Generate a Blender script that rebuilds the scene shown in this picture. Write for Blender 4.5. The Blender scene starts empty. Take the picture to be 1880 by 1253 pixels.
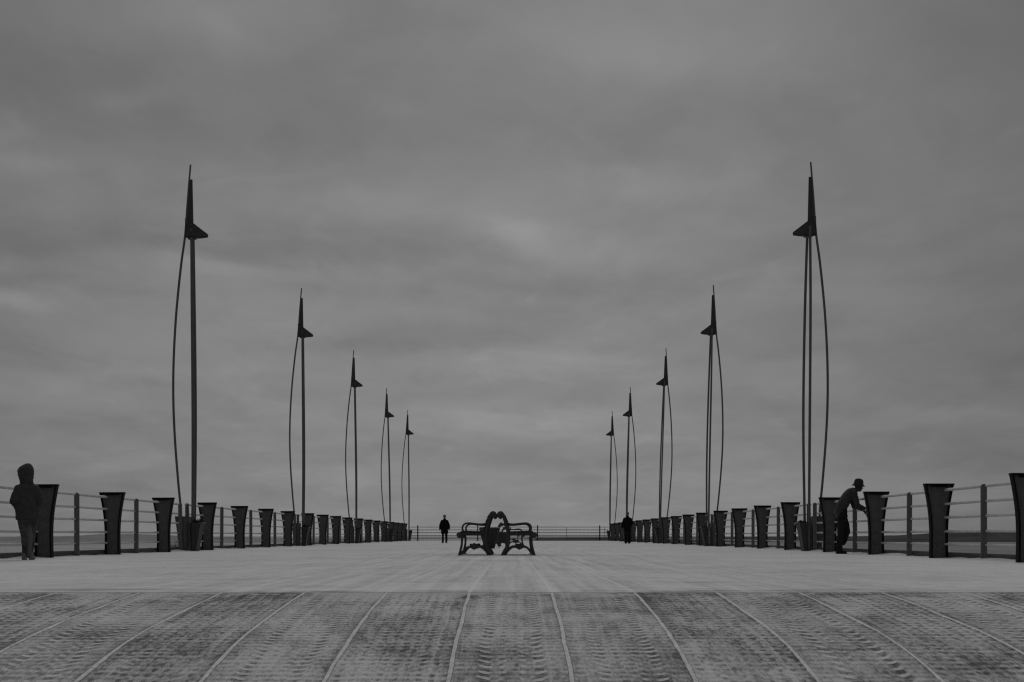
import bpy, bmesh, math, random
import numpy as np
from mathutils import Vector, Matrix, noise as mnoise

random.seed(7)
R = math.radians
scene = bpy.context.scene
COL = scene.collection

# ------------------------------------------------------------------ helpers
def link(o, parent=None):
    COL.objects.link(o)
    if parent is not None:
        o.parent = parent
    return o

def tag(o, label=None, cat=None, group=None, kind=None):
    if label: o['label'] = label
    if cat: o['category'] = cat
    if group: o['group'] = group
    if kind: o['kind'] = kind
    return o

def empty(name, loc=(0, 0, 0), rz=0.0):
    o = bpy.data.objects.new(name, None)
    o.empty_display_size = 0.2
    o.location = loc
    o.rotation_euler = (0, 0, rz)
    return link(o)

def build(name, bm, mat, parent=None, smooth=False):
    bmesh.ops.recalc_face_normals(bm, faces=bm.faces)
    me = bpy.data.meshes.new(name)
    bm.to_mesh(me); bm.free()
    for m in (mat if isinstance(mat, (list, tuple)) else [mat]):
        me.materials.append(m)
    if smooth:
        for p in me.polygons: p.use_smooth = True
    return link(bpy.data.objects.new(name, me), parent)

def copy_tree(o, parent=None):
    c = o.copy(); COL.objects.link(c); c.parent = parent
    for ch in list(o.children):
        copy_tree(ch, c)
    return c

def add_box(bm, x0, x1, y0, y1, z0, z1, mi=0):
    v = [bm.verts.new(p) for p in ((x0,y0,z0),(x1,y0,z0),(x1,y1,z0),(x0,y1,z0),(x0,y0,z1),(x1,y0,z1),(x1,y1,z1),(x0,y1,z1))]
    for f in ((0,3,2,1),(4,5,6,7),(0,1,5,4),(1,2,6,5),(2,3,7,6),(3,0,4,7)):
        bm.faces.new([v[i] for i in f]).material_index = mi

def add_loft(bm, rings, cap=True):
    vs = [[bm.verts.new(p) for p in r] for r in rings]
    n = len(rings[0])
    for a, b in zip(vs[:-1], vs[1:]):
        for i in range(n):
            bm.faces.new((a[i], a[(i+1) % n], b[(i+1) % n], b[i]))
    if cap:
        bm.faces.new(list(reversed(vs[0]))); bm.faces.new(vs[-1])

def add_tube(bm, pts, r, n=10, ref=Vector((0, 0, 1))):
    pts = [Vector(p) for p in pts]
    rs = r if isinstance(r, (list, tuple)) else [r]*len(pts)
    rings = []
    for i, p in enumerate(pts):
        t = (pts[min(i+1, len(pts)-1)] - pts[max(i-1, 0)]).normalized()
        rf = ref if abs(t.dot(ref)) < 0.95 else Vector((0, 1, 0))
        a = t.cross(rf).normalized(); b = a.cross(t).normalized()
        rings.append([p + (a*math.cos(2*math.pi*k/n) + b*math.sin(2*math.pi*k/n))*rs[i] for k in range(n)])
    add_loft(bm, rings)

def catmull(pts, m=6):
    P = [Vector(p) for p in pts]
    P = [P[0]*2-P[1]] + P + [P[-1]*2-P[-2]]
    out = []
    for i in range(1, len(P)-2):
        for k in range(m):
            t = k/m
            a, b, c, d = P[i-1], P[i], P[i+1], P[i+2]
            out.append(0.5*((2*b) + (c-a)*t + (2*a-5*b+4*c-d)*t*t + (3*b-a-3*c+d)*t**3))
    out.append(P[-2])
    return out

def add_capsule(bm, p0, r0, p1, r1, n=14):
    p0, p1 = Vector(p0), Vector(p1)
    d = p1 - p0
    t = d.normalized() if d.length > 1e-6 else Vector((0, 0, 1))
    a = t.orthogonal().normalized(); b = t.cross(a)
    rings = []
    for ang in (-85, -60, -35, -10):
        c, s = math.cos(R(ang)), math.sin(R(ang))
        rings.append((p0 + t*r0*s, r0*c))
    for ang in (10, 35, 60, 85):
        c, s = math.cos(R(ang)), math.sin(R(ang))
        rings.append((p1 + t*r1*s, r1*c))
    add_loft(bm, [[q + (a*math.cos(2*math.pi*k/n)+b*math.sin(2*math.pi*k/n))*rr for k in range(n)] for q, rr in rings])

def add_ell(bm, c, rad, rot=None, n=16, m=10):
    c = Vector(c); M = rot or Matrix.Identity(3)
    rings = []
    for i in range(m+1):
        th = -math.pi/2*0.97 + math.pi*0.97*i/m
        rings.append([c + M @ Vector((rad[0]*math.cos(th)*math.cos(2*math.pi*k/n), rad[1]*math.cos(th)*math.sin(2*math.pi*k/n), rad[2]*math.sin(th))) for k in range(n)])
    add_loft(bm, rings)

def add_secs(bm, secs, n=22):
    """stack of elliptical sections (cx, cy, cz, rx, ry)"""
    add_loft(bm, [[Vector((cx + rx*math.cos(2*math.pi*k/n), cy + ry*math.sin(2*math.pi*k/n), cz)) for k in range(n)] for cx, cy, cz, rx, ry in secs])

def fuse(name, bm, mat, parent=None, voxel=0.012, smooth=3, wrinkle=0.0, wscale=9.0, extra=None):
    """melt overlapping closed pieces into ONE continuous skin"""
    bmesh.ops.recalc_face_normals(bm, faces=bm.faces)
    me = bpy.data.meshes.new(name+'_raw'); bm.to_mesh(me); bm.free()
    tmp = bpy.data.objects.new(name+'_raw', me); COL.objects.link(tmp)
    rm = tmp.modifiers.new('r', 'REMESH'); rm.mode = 'VOXEL'; rm.voxel_size = voxel
    sm = tmp.modifiers.new('s', 'SMOOTH'); sm.factor = 0.5; sm.iterations = smooth
    dg = bpy.context.evaluated_depsgraph_get()
    out = bpy.data.meshes.new_from_object(tmp.evaluated_get(dg))
    bpy.data.objects.remove(tmp); bpy.data.meshes.remove(me)
    out.name = name
    if wrinkle:
        for v in out.vertices:
            p = v.co
            w = mnoise.noise(Vector((p.x*wscale, p.y*wscale, p.z*wscale*1.7))) + 0.5*mnoise.noise(p*wscale*2.3)
            v.co = p + v.normal*w*wrinkle
    if extra is not None:
        b2 = bmesh.new(); b2.from_mesh(out); bmesh.ops.recalc_face_normals(extra, faces=extra.faces)
        em = bpy.data.meshes.new('x'); extra.to_mesh(em); extra.free(); b2.from_mesh(em); b2.to_mesh(out); b2.free(); bpy.data.meshes.remove(em)
    out.materials.clear(); out.materials.append(mat)
    for p in out.polygons: p.use_smooth = True
    return link(bpy.data.objects.new(name, out), parent)

# ------------------------------------------------------------------ materials
class NT:
    def __init__(s, tree): s.t = tree; s.n = tree.nodes; s.l = tree.links
    def add(s, typ, **kw):
        nd = s.n.new(typ)
        for k, v in kw.items(): setattr(nd, k, v)
        return nd
    def put(s, sock, v):
        if hasattr(v, 'is_linked') or isinstance(v, bpy.types.NodeSocket): s.l.new(v, sock)
        else: sock.default_value = v
    def m(s, op, a, b=0.0, c=0.0, clamp=False):
        nd = s.add('ShaderNodeMath', operation=op, use_clamp=clamp)
        s.put(nd.inputs[0], a); s.put(nd.inputs[1], b); s.put(nd.inputs[2], c)
        return nd.outputs[0]
    def xyz(s, v):
        nd = s.add('ShaderNodeSeparateXYZ'); s.put(nd.inputs[0], v); return nd.outputs
    def vec(s, x, y, z=0.0):
        nd = s.add('ShaderNodeCombineXYZ')
        for i, q in enumerate((x, y, z)): s.put(nd.inputs[i], q)
        return nd.outputs[0]
    def noise(s, v, scale=1.0, detail=3.0, rough=0.5, dist=0.0):
        nd = s.add('ShaderNodeTexNoise')
        s.put(nd.inputs['Vector'], v); nd.inputs['Scale'].default_value = scale
        nd.inputs['Detail'].default_value = detail; nd.inputs['Roughness'].default_value = rough
        nd.inputs['Distortion'].default_value = dist
        return nd.outputs[0]
    def white(s, v):
        nd = s.add('ShaderNodeTexWhiteNoise', noise_dimensions='1D'); s.put(nd.inputs['W'], v); return nd.outputs['Value']
    def step(s, v, a, b, lo=0.0, hi=1.0):
        nd = s.add('ShaderNodeMapRange', interpolation_type='SMOOTHSTEP'); s.put(nd.inputs[0], v)
        for i, q in enumerate((a, b, lo, hi)): s.put(nd.inputs[i+1], q)
        return nd.outputs[0]
    def mix(s, f, a, b):
        return s.m('ADD', s.m('MULTIPLY', a, s.m('SUBTRACT', 1.0, f)), s.m('MULTIPLY', b, f))
    def grey(s, v): return s.vec(v, v, v)

def material(name):
    m = bpy.data.materials.new(name); m.use_nodes = True
    nt = NT(m.node_tree); bsdf = m.node_tree.nodes['Principled BSDF']
    return m, nt, bsdf

def bump(nt, bsdf, h, dist, strength=1.0):
    b = nt.add('ShaderNodeBump'); b.inputs['Strength'].default_value = strength
    b.inputs['Distance'].default_value = dist
    nt.put(b.inputs['Height'], h); nt.l.new(b.outputs[0], bsdf.inputs['Normal'])

def simple(name, base, var=0.25, scale=8.0, rough=0.6, metal=0.0, spec=0.5, bmp=0.0, stretch=(1, 1, 1), streak=0.0):
    """weathered grey surface: grain plus blotches"""
    m, nt, bs = material(name)
    tc = nt.add('ShaderNodeTexCoord').outputs['Object']
    x, y, z = nt.xyz(tc)
    v = nt.vec(nt.m('MULTIPLY', x, stretch[0]), nt.m('MULTIPLY', y, stretch[1]), nt.m('MULTIPLY', z, stretch[2]))
    n1 = nt.noise(v, scale, 5, 0.6); n2 = nt.noise(v, scale*7, 2, 0.6)
    k = nt.m('ADD', nt.m('MULTIPLY', n1, 0.7), nt.m('MULTIPLY', n2, 0.3))
    if streak:
        n3 = nt.noise(nt.vec(nt.m('MULTIPLY', x, 30), nt.m('MULTIPLY', y, 30), nt.m('MULTIPLY', z, 1.2)), 1.0, 3, 0.6)
        k = nt.mix(streak, k, n3)
    f = nt.step(k, 0.3, 0.7, 1.0-var, 1.0+var)
    nt.put(bs.inputs['Base Color'], nt.grey(nt.m('MULTIPLY', f, base)))
    nt.put(bs.inputs['Roughness'], nt.step(k, 0.3, 0.7, max(rough-0.12, 0.05), min(rough+0.12, 1.0)))
    bs.inputs['Metallic'].default_value = metal
    bs.inputs['Specular IOR Level'].default_value = spec
    if bmp: bump(nt, bs, k, bmp)
    return m

M = {}
M['panel'] = simple('painted_steel_panel', 0.088, 0.22, 5, 0.62, spec=0.3, streak=0.45, bmp=0.002)
M['flange'] = simple('dark_steel_flange', 0.007, 0.3, 9, 0.7, spec=0.1, bmp=0.001)
M['post'] = simple('painted_steel_post', 0.110, 0.2, 12, 0.55, spec=0.35, streak=0.3)
M['rail'] = simple('galvanised_rail', 0.54, 0.14, 5, 0.5, spec=0.4)
M['mast'] = simple('mast_steel', 0.085, 0.2, 4, 0.5, spec=0.4, streak=0.3)
M['sail'] = simple('sail_plate', 0.030, 0.3, 3, 0.5, spec=0.4)
M['hood'] = simple('lamp_hood_metal', 0.030, 0.25, 6, 0.6, spec=0.3)
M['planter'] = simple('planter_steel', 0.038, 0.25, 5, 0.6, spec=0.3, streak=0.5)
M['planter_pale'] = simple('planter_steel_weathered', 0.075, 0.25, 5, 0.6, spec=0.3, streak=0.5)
M['rim'] = simple('planter_rim', 0.12, 0.2, 14, 0.55)
M['iron'] = simple('cast_iron', 0.030, 0.35, 18, 0.5, spec=0.4, bmp=0.003)
M['slat'] = simple('stained_wood_slat', 0.028, 0.35, 6, 0.65, spec=0.3, stretch=(12, 0.7, 12), bmp=0.002)
M['bin'] = simple('bin_steel', 0.020, 0.3, 9, 0.55, spec=0.35)
M['black_coat'] = simple('black_wool', 0.006, 0.4, 30, 0.9, spec=0.1, bmp=0.003)
M['dark_jacket'] = simple('dark_quilted_cloth', 0.048, 0.3, 14, 0.85, spec=0.15, bmp=0.004)
M['jeans'] = simple('faded_denim', 0.062, 0.60, 6, 0.9, spec=0.1, bmp=0.004)
M['shoe'] = simple('worn_shoe', 0.11, 0.5, 30, 0.7, spec=0.3)
M['shirt'] = simple('grey_shirt', 0.046, 0.3, 6, 0.9, spec=0.1, bmp=0.004)
M['trousers'] = simple('dark_trousers', 0.018, 0.35, 8, 0.9, spec=0.1, bmp=0.004)
M['hat'] = simple('dark_felt', 0.030, 0.3, 20, 0.9, spec=0.1)
M['skin'] = simple('skin', 0.10, 0.2, 25, 0.6, spec=0.3)
M['skin_shade_tone'] = simple('shaded_skin', 0.035, 0.25, 25, 0.6, spec=0.3)  # darker copy of the skin, shade put into its colour
M['hair'] = simple('dark_hair', 0.012, 0.4, 60, 0.7, spec=0.3)
M['kerb'] = simple('kerb_stone', 0.085, 0.35, 3, 0.85, stretch=(1, 0.3, 3), spec=0.2, bmp=0.01)
M['leaf'] = simple('dark_leaf', 0.028, 0.5, 25, 0.6, spec=0.3)
M['blade'] = simple('dry_grass_blade', 0.050, 0.5, 12, 0.8, spec=0.2)
M['far_steel'] = simple('far_fence_steel', 0.012, 0.3, 5, 0.6, spec=0.2)
M['far_rail'] = simple('far_fence_rail', 0.055, 0.3, 5, 0.5, spec=0.3)

S_BOARD = 0.664     # spacing of the pale joints across the paving
CREST = 11.45       # where the ramp meets the level deck

def deck_material():
    m, nt, bs = material('snow_dusted_deck')
    x, y, z = nt.xyz(nt.add('ShaderNodeTexCoord').outputs['Object'])
    n_big = nt.noise(nt.vec(nt.m('MULTIPLY', x, .22), nt.m('MULTIPLY', y, .16)), 1.0, 4, .55, .4)
    n_mid = nt.noise(nt.vec(nt.m('MULTIPLY', x, .9), nt.m('MULTIPLY', y, .55)), 1.0, 5, .6, .3)
    n_fine = nt.noise(nt.vec(nt.m('MULTIPLY', x, 6), nt.m('MULTIPLY', y, 3.2)), 1.0, 4, .65)
    n_grain = nt.noise(nt.vec(nt.m('MULTIPLY', x, 22), nt.m('MULTIPLY', y, 9)), 1.0, 3, .7)
    # wheel / wind streaks running along the pier, and scuffs running across it
    streak = nt.noise(nt.vec(nt.m('MULTIPLY', x, 6.5), nt.m('MULTIPLY', y, .12)), 1.0, 5, .65, .15)
    scuff = nt.noise(nt.vec(nt.m('MULTIPLY', x, .45), nt.m('MULTIPLY', y, 2.6)), 1.0, 4, .6, .5)
    k = nt.m('ADD', nt.m('MULTIPLY', n_big, .30), nt.m('ADD', nt.m('MULTIPLY', n_mid, .22), nt.m('ADD', nt.m('MULTIPLY', n_fine, .36), nt.m('MULTIPLY', n_grain, .36))))
    near = nt.step(nt.m('ABSOLUTE', x), 1.5, 5.0, 1.0, 0.25)
    k = nt.m('ADD', k, nt.m('MULTIPLY', nt.m('SUBTRACT', streak, .5), nt.m('MULTIPLY', near, .66)))
    k = nt.m('ADD', k, nt.m('MULTIPLY', scuff, .30))
    alb = nt.step(k, .45, 1.03, .44, .82)
    # dark scuffs where the cover is thin
    alb = nt.m('MULTIPLY', alb, nt.step(nt.m('ADD', nt.m('MULTIPLY', scuff, .6), nt.m('MULTIPLY', n_mid, .4)), .33, .43, .74, 1.0))
    lip = nt.m('MULTIPLY', nt.step(y, CREST+.1, CREST+1.5, 1.0, 0.0), nt.step(nt.m('ADD', nt.m('MULTIPLY', scuff, .5), nt.m('MULTIPLY', n_mid, .5)), .40, .50, 1.0, 0.0))
    alb = nt.m('MULTIPLY', alb, nt.m('SUBTRACT', 1.0, nt.m('MULTIPLY', lip, .38)))
    # pale joints carried on from the ramp, fading out along the pier
    u = nt.m('ADD', nt.m('DIVIDE', x, S_BOARD), .5)
    fr = nt.m('FRACT', u); d = nt.m('MULTIPLY', nt.m('MINIMUM', fr, nt.m('SUBTRACT', 1.0, fr)), S_BOARD)
    wob = nt.m('MULTIPLY', nt.m('SUBTRACT', nt.noise(nt.vec(nt.m('MULTIPLY', x, .4), nt.m('MULTIPLY', y, .5)), 1.0, 2, .5), .5), .03)
    ln = nt.step(nt.m('ABSOLUTE', nt.m('ADD', d, wob)), .011, .020, 1.0, 0.0)
    ln = nt.m('MULTIPLY', ln, nt.m('MULTIPLY', nt.step(nt.m('ABSOLUTE', x), .5, 3.4, 1.0, 0.0), nt.step(y, 14, 30, 1.0, 0.25)))
    alb = nt.mix(nt.m('MULTIPLY', ln, .75), alb, .82)
    # transverse movement joints showing through in places
    def band(yc, w, x0, x1, dk):
        mk = nt.step(nt.m('ABSOLUTE', nt.m('SUBTRACT', y, yc)), w*.6, w, 1.0, 0.0)
        rg = nt.m('MULTIPLY', nt.step(x, x0-1.5, x0+.5), nt.step(x, x1-.5, x1+1.5, 1.0, 0.0))
        return nt.m('MULTIPLY', nt.m('MULTIPLY', mk, rg), dk)
    b = nt.m('ADD', band(63.0, .9, -8.6, -4.9, .38), band(63.2, .9, 4.6, 8.6, .30))
    b = nt.m('ADD', b, nt.m('ADD', band(32.2, .35, -3.2, 2.8, .22), band(96.0, 1.2, -5.5, 5.5, .18)))
    alb = nt.m('MULTIPLY', alb, nt.m('SUBTRACT', 1.0, b))
    nt.put(bs.inputs['Base Color'], nt.grey(alb))
    bs.inputs['Roughness'].default_value = .92; bs.inputs['Specular IOR Level'].default_value = .12
    bump(nt, bs, nt.m('ADD', nt.m('MULTIPLY', n_fine, .7), nt.m('MULTIPLY', scuff, .8)), .02)
    return m

def ramp_material():
    m, nt, bs = material('tyre_marked_snow_ramp')
    x, y, z = nt.xyz(nt.add('ShaderNodeTexCoord').outputs['Object'])
    wob = nt.m('SUBTRACT', nt.noise(nt.vec(nt.m('MULTIPLY', x, .7), nt.m('MULTIPLY', y, .9)), 1.0, 3, .5), .5)
    u = nt.m('ADD', nt.m('ADD', nt.m('DIVIDE', x, S_BOARD), .5), nt.m('MULTIPLY', wob, .05))
    idb = nt.m('FLOOR', u); fr = nt.m('FRACT', u)
    h1 = nt.white(idb); h2 = nt.white(nt.m('ADD', idb, 31.7)); h3 = nt.white(nt.m('ADD', idb, 77.3))
    d = nt.m('MULTIPLY', nt.m('MINIMUM', fr, nt.m('SUBTRACT', 1.0, fr)), S_BOARD)
    yo = nt.m('ADD', y, nt.m('MULTIPLY', h3, 3.0))          # every board its own phase
    # cover of snow: patches, each length of board with a cover of its own
    sl = nt.m('ADD', nt.m('MULTIPLY', y, .62), nt.m('ADD', nt.m('MULTIPLY', h2, 9.0), nt.m('MULTIPLY', wob, .25)))
    cell = nt.white(nt.m('ADD', nt.m('FLOOR', sl), nt.m('MULTIPLY', idb, 17.3)))
    big = nt.noise(nt.vec(nt.m('ADD', nt.m('MULTIPLY', x, 1.6), nt.m('MULTIPLY', idb, 5.1)), nt.m('MULTIPLY', yo, .6)), 1.0, 4, .55, .5)
    cross = nt.noise(nt.vec(nt.m('MULTIPLY', x, 1.1), nt.m('MULTIPLY', y, 1.2)), 1.0, 4, .6, .5)
    mid = nt.noise(nt.vec(nt.m('MULTIPLY', x, 9), nt.m('MULTIPLY', yo, 2.4)), 1.0, 5, .62, .4)
    fine = nt.noise(nt.vec(nt.m('MULTIPLY', x, 48), nt.m('MULTIPLY', yo, 13)), 1.0, 4, .7)
    streak = nt.noise(nt.vec(nt.m('MULTIPLY', x, 21), nt.m('MULTIPLY', yo, .30)), 1.0, 5, .62, .08)
    worn = nt.noise(nt.vec(nt.m('MULTIPLY', x, 2.6), nt.m('MULTIPLY', yo, 1.3)), 1.0, 3, .6, .3)
    jit = nt.noise(nt.vec(nt.m('MULTIPLY', x, 3.5), nt.m('MULTIPLY', yo, 2.2)), 1.0, 3, .55)
    # boards driven along by tractors alternate with boards rolled by a studded roller
    rightside = nt.m('GREATER_THAN', idb, .5)
    heavy = nt.m('SUBTRACT', 1.0, nt.m('ABSOLUTE', nt.m('MODULO', nt.m('ADD', idb, rightside), 2.0)))
    # cross ribs
    wv = nt.m('ADD', nt.m('MULTIPLY', yo, 2*math.pi/.098), nt.m('ADD', nt.m('MULTIPLY', jit, 5.0), nt.m('MULTIPLY', mid, 2.0)))
    rib = nt.m('SINE', wv)
    # studs: a lattice of bare dots
    sx = nt.m('SINE', nt.m('ADD', nt.m('MULTIPLY', fr, 2*math.pi*9), nt.m('ADD', nt.m('MULTIPLY', jit, 4.0), nt.m('MULTIPLY', mid, 1.6))))
    sy = nt.m('SINE', nt.m('ADD', nt.m('MULTIPLY', yo, 2*math.pi/.125), nt.m('ADD', nt.m('MULTIPLY', sx, .9), nt.m('ADD', nt.m('MULTIPLY', jit, 6.0), nt.m('MULTIPLY', mid, 1.6)))))
    stud = nt.step(nt.m('MULTIPLY', nt.m('ADD', sx, 1.0), nt.m('ADD', sy, 1.0)), 1.1, 3.2)
    # pairs of tyre tracks: bow-shaped tread blocks
    def track(c, w, skew):
        o = nt.m('ADD', nt.m('SUBTRACT', fr, c), nt.m('MULTIPLY', wob, .06))
        inside = nt.step(nt.m('ABSOLUTE', o), w*.35, w*1.2, 1.0, 0.0)
        pitch = nt.mix(h1, .105, .160)
        ph = nt.m('ADD', nt.m('DIVIDE', yo, pitch), nt.m('ADD', nt.m('MULTIPLY', o, skew), nt.m('MULTIPLY', nt.m('MULTIPLY', o, o), -38.0)))
        ph = nt.m('ADD', ph, nt.m('ADD', nt.m('MULTIPLY', mid, .30), nt.m('MULTIPLY', jit, .9)))
        s = nt.step(nt.m('SINE', nt.m('MULTIPLY', ph, 2*math.pi)), -.15, .6)
        return nt.m('MULTIPLY', inside, s), inside
    t1, i1 = track(.28, .062, 3.5); t2, i2 = track(.745, .062, -3.5)
    t3, i3 = track(.43, .036, -3.0); t4, i4 = track(.60, .036, 3.0)
    tr = nt.m('ADD', nt.m('ADD', t1, t2), nt.m('MULTIPLY', nt.m('ADD', t3, t4), .45)); ins = nt.m('ADD', nt.m('ADD', i1, i2), nt.m('MULTIPLY', nt.m('ADD', i3, i4), .45))
    show = nt.step(worn, .30, .52, .35, 1.0)
    def drag(c, w): return nt.step(nt.m('ABSOLUTE', nt.m('SUBTRACT', nt.m('ADD', fr, nt.m('MULTIPLY', wob, .05)), c)), w*.3, w, 1.0, 0.0)
    dl = nt.m('ADD', nt.m('ADD', drag(.185, .020), drag(.835, .022)), nt.m('ADD', drag(.40, .014), drag(.655, .014)))
    blot = nt.noise(nt.vec(nt.m('MULTIPLY', x, 17), nt.m('MULTIPLY', yo, 4.6)), 1.0, 3, .6, .4)
    C = lambda v, a: nt.m('MULTIPLY', nt.m('SUBTRACT', v, .5), a)
    top = nt.step(y, 9.6, 11.2)                     # nearer the crest the marks smear into lengthwise streaks
    k = nt.m('ADD', .635, C(big, 1.15))
    for term in (C(cross, .85), nt.m('MULTIPLY', C(mid, 1.0), nt.mix(heavy, .60, .58)), C(fine, 1.15), C(cell, .10), C(h2, .07), nt.m('MULTIPLY', C(streak, 1.0), nt.mix(top, .42, .95)),
                 nt.m('MULTIPLY', rib, nt.m('MULTIPLY', show, nt.mix(heavy, .095, .105))),
                 nt.m('MULTIPLY', nt.m('SUBTRACT', tr, nt.m('MULTIPLY', ins, .34)), nt.m('MULTIPLY', show, nt.mix(heavy, .24, .74))),
                 nt.m('MULTIPLY', nt.m('MULTIPLY', stud, show), nt.mix(heavy, -.30, -.14)),
                 nt.m('MULTIPLY', nt.step(blot, .52, .66), nt.mix(heavy, -.24, -.14)),
                 nt.m('MULTIPLY', dl, nt.m('MULTIPLY', show, nt.mix(heavy, .15, .05))),
                 nt.m('MULTIPLY', nt.m('SUBTRACT', heavy, .5), .03),
                 nt.m('MULTIPLY', nt.step(d, .015, .09, 1.0, 0.0), -.13),
                 nt.m('MULTIPLY', nt.step(y, CREST-.9, CREST-.35), nt.m('MULTIPLY', nt.step(cross, .44, .53, 1.0, .0), -.15))):
        k = nt.m('ADD', k, term)
    alb = nt.step(k, -.05, 1.05, .13, .74)
    # snow blown over the lip in places
    blown = nt.m('MULTIPLY', nt.step(y, CREST-.55, CREST-.02), nt.step(nt.m('ADD', nt.m('MULTIPLY', cross, .7), nt.m('MULTIPLY', mid, .3)), .46, .56))
    alb = nt.mix(nt.m('MULTIPLY', blown, .75), alb, .60)
    # pale sealed joint
    lw = nt.noise(nt.vec(nt.m('MULTIPLY', x, 9), nt.m('MULTIPLY', y, 5)), 1.0, 3, .6)
    edge = nt.m('ADD', .009, nt.m('MULTIPLY', lw, .010))
    ln = nt.step(nt.m('SUBTRACT', d, edge), -.004, .004, 1.0, 0.0)
    alb = nt.mix(nt.m('MULTIPLY', ln, .92), alb, nt.step(lw, .3, .7, .76, .90))
    nt.put(bs.inputs['Base Color'], nt.grey(alb))
    bs.inputs['Roughness'].default_value = .9; bs.inputs['Specular IOR Level'].default_value = .12
    hgt = nt.m('ADD', nt.m('MULTIPLY', k, .8), nt.m('MULTIPLY', ln, .5))
    bump(nt, bs, hgt, .022)
    return m

def sand_material():
    m, nt, bs = material('wet_sand_flats')
    x, y, z = nt.xyz(nt.add('ShaderNodeTexCoord').outputs['Object'])
    n1 = nt.noise(nt.vec(nt.m('MULTIPLY', x, .004), nt.m('MULTIPLY', y, .012)), 1.0, 5, .6, .5)
    n2 = nt.noise(nt.vec(nt.m('MULTIPLY', x, .03), nt.m('MULTIPLY', y, .02)), 1.0, 4, .6)
    side = nt.step(x, -30, 60, .36, .215)
    f = nt.step(nt.m('ADD', nt.m('MULTIPLY', n1, .6), nt.m('MULTIPLY', n2, .4)), .3, .7, .78, 1.2)
    nt.put(bs.inputs['Base Color'], nt.grey(nt.m('MULTIPLY', side, f)))
    bs.inputs['Roughness'].default_value = .8; bs.inputs['Specular IOR Level'].default_value = .15
    return m

def land_material(name, a, b, sc):
    m, nt, bs = material(name)
    x, y, z = nt.xyz(nt.add('ShaderNodeTexCoord').outputs['Object'])
    n1 = nt.noise(nt.vec(nt.m('MULTIPLY', x, sc), nt.m('MULTIPLY', y, sc*.3), nt.m('MULTIPLY', z, sc*12)), 1.0, 5, .6)
    nt.put(bs.inputs['Base Color'], nt.grey(nt.step(n1, .3, .7, a, b)))
    bs.inputs['Roughness'].default_value = .95; bs.inputs['Specular IOR Level'].default_value = .05
    return m

M['deck'] = deck_material(); M['ramp'] = ramp_material(); M['sand'] = sand_material()
M['dune'] = land_material('hazed_dunes', .22, .31, .02)  # distance haze painted into the dunes as a paler colour
M['moor'] = land_material('dark_headland_scrub', .045, .085, .03)

# ------------------------------------------------------------------ layout
HC = 0.457                                   # eye height above the deck
LM_Y = [42.3, 63.4, 84.6, 106.3, 124.6]      # masts on the left row
RM_Y = [42.0, 62.6, 83.7, 105.4, 125.8]      # masts on the right row
LF = ([0, 45, 63.4, 84.6, 106.3, 124.6, 140], [9.61, 9.63, 9.47, 9.39, 9.22, 9.13, 9.1])
RF = ([0, 24, 45, 140], [8.66, 8.71, 8.82, 8.86])
def XF(side, y):
    return -float(np.interp(y, *LF)) if side < 0 else float(np.interp(y, *RF))
DECK_END = 128.6

# ------------------------------------------------------------------ ground
def ramp_z(y):
    ys = [-30, -9, 0, 4, 6, 7.0, 7.6, 8.0, 8.5, 9.0, 9.5, 10.0, 10.5, 11.0, 11.25, 11.45]
    zs = [-4.2, -4.1, -2.0, -1.10, -.65, -.44, -.332, -.268, -.207, -.158, -.120, -.088, -.058, -.027, -.011, 0.0]
    return float(np.interp(y, ys, zs))

def grid_mesh(name, xs, ys, zf, mat, kind):
    xs = list(xs); ys = list(ys)
    co = np.array([(x, y, zf(x, y)) for y in ys for x in xs], dtype=np.float32)
    nx, ny = len(xs), len(ys)
    idx = np.arange(nx*ny).reshape(ny, nx)
    q = np.stack([idx[:-1, :-1], idx[:-1, 1:], idx[1:, 1:], idx[1:, :-1]], -1).reshape(-1, 4)
    me = bpy.data.meshes.new(name)
    me.from_pydata(co.tolist(), [], q.tolist())
    me.materials.append(mat)
    for p in me.polygons: p.use_smooth = True
    o = link(bpy.data.objects.new(name, me))
    return tag(o, kind=kind)

def drift(y, s):
    a = mnoise.noise(Vector((s*3.3, y*.42, 1.7))) + .45*mnoise.noise(Vector((s*7.1, y*1.0, 4.2)))
    return max(0.0, .020 + .048*a)

def make_deck():
    ys = list(np.arange(CREST, 60, .2)) + list(np.arange(60, DECK_END, .6)) + [DECK_END]
    cols = [(-1, .19), (-1, .10), (-1, .03), (-1, -.05), (-1, -.16), (-1, -.4), (-1, -1.2)]
    me = bpy.data.meshes.new('deck')
    verts = []; nxc = None
    for y in ys:
        row = []
        for off, hk in ((.19, 1.25), (.11, 1.1), (.04, .8), (-.03, .45), (-.12, .2), (-.3, .08), (-.9, 0)):
            xx = XF(-1, y) - off
            row.append((xx, y, drift(y, -1)*hk))
        for xx in np.arange(-8.0, 7.51, .5):
            row.append((float(xx), y, .012*mnoise.noise(Vector((float(xx)*.25, y*.12, 0)))*min(1.0, max(0.0, (y-CREST)/2))))
        for off, hk in reversed(((.19, 1.25), (.11, 1.1), (.04, .8), (-.03, .45), (-.12, .2), (-.3, .08), (-.9, 0))):
            xx = XF(1, y) + off
            row.append((xx, y, drift(y, 1)*hk))
        nxc = len(row)
        if not verts: verts += [(a, b-.004, -.12) for a, b, c in row]
        verts += row
    idx = np.arange(len(verts)).reshape(len(ys)+1, nxc)
    q = np.stack([idx[:-1, :-1], idx[:-1, 1:], idx[1:, 1:], idx[1:, :-1]], -1).reshape(-1, 4)
    me.from_pydata(verts, [], q.tolist()); me.materials.append(M['deck'])
    for p in me.polygons: p.use_smooth = True
    tag(link(bpy.data.objects.new('deck', me)), kind='structure')
make_deck()

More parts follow.
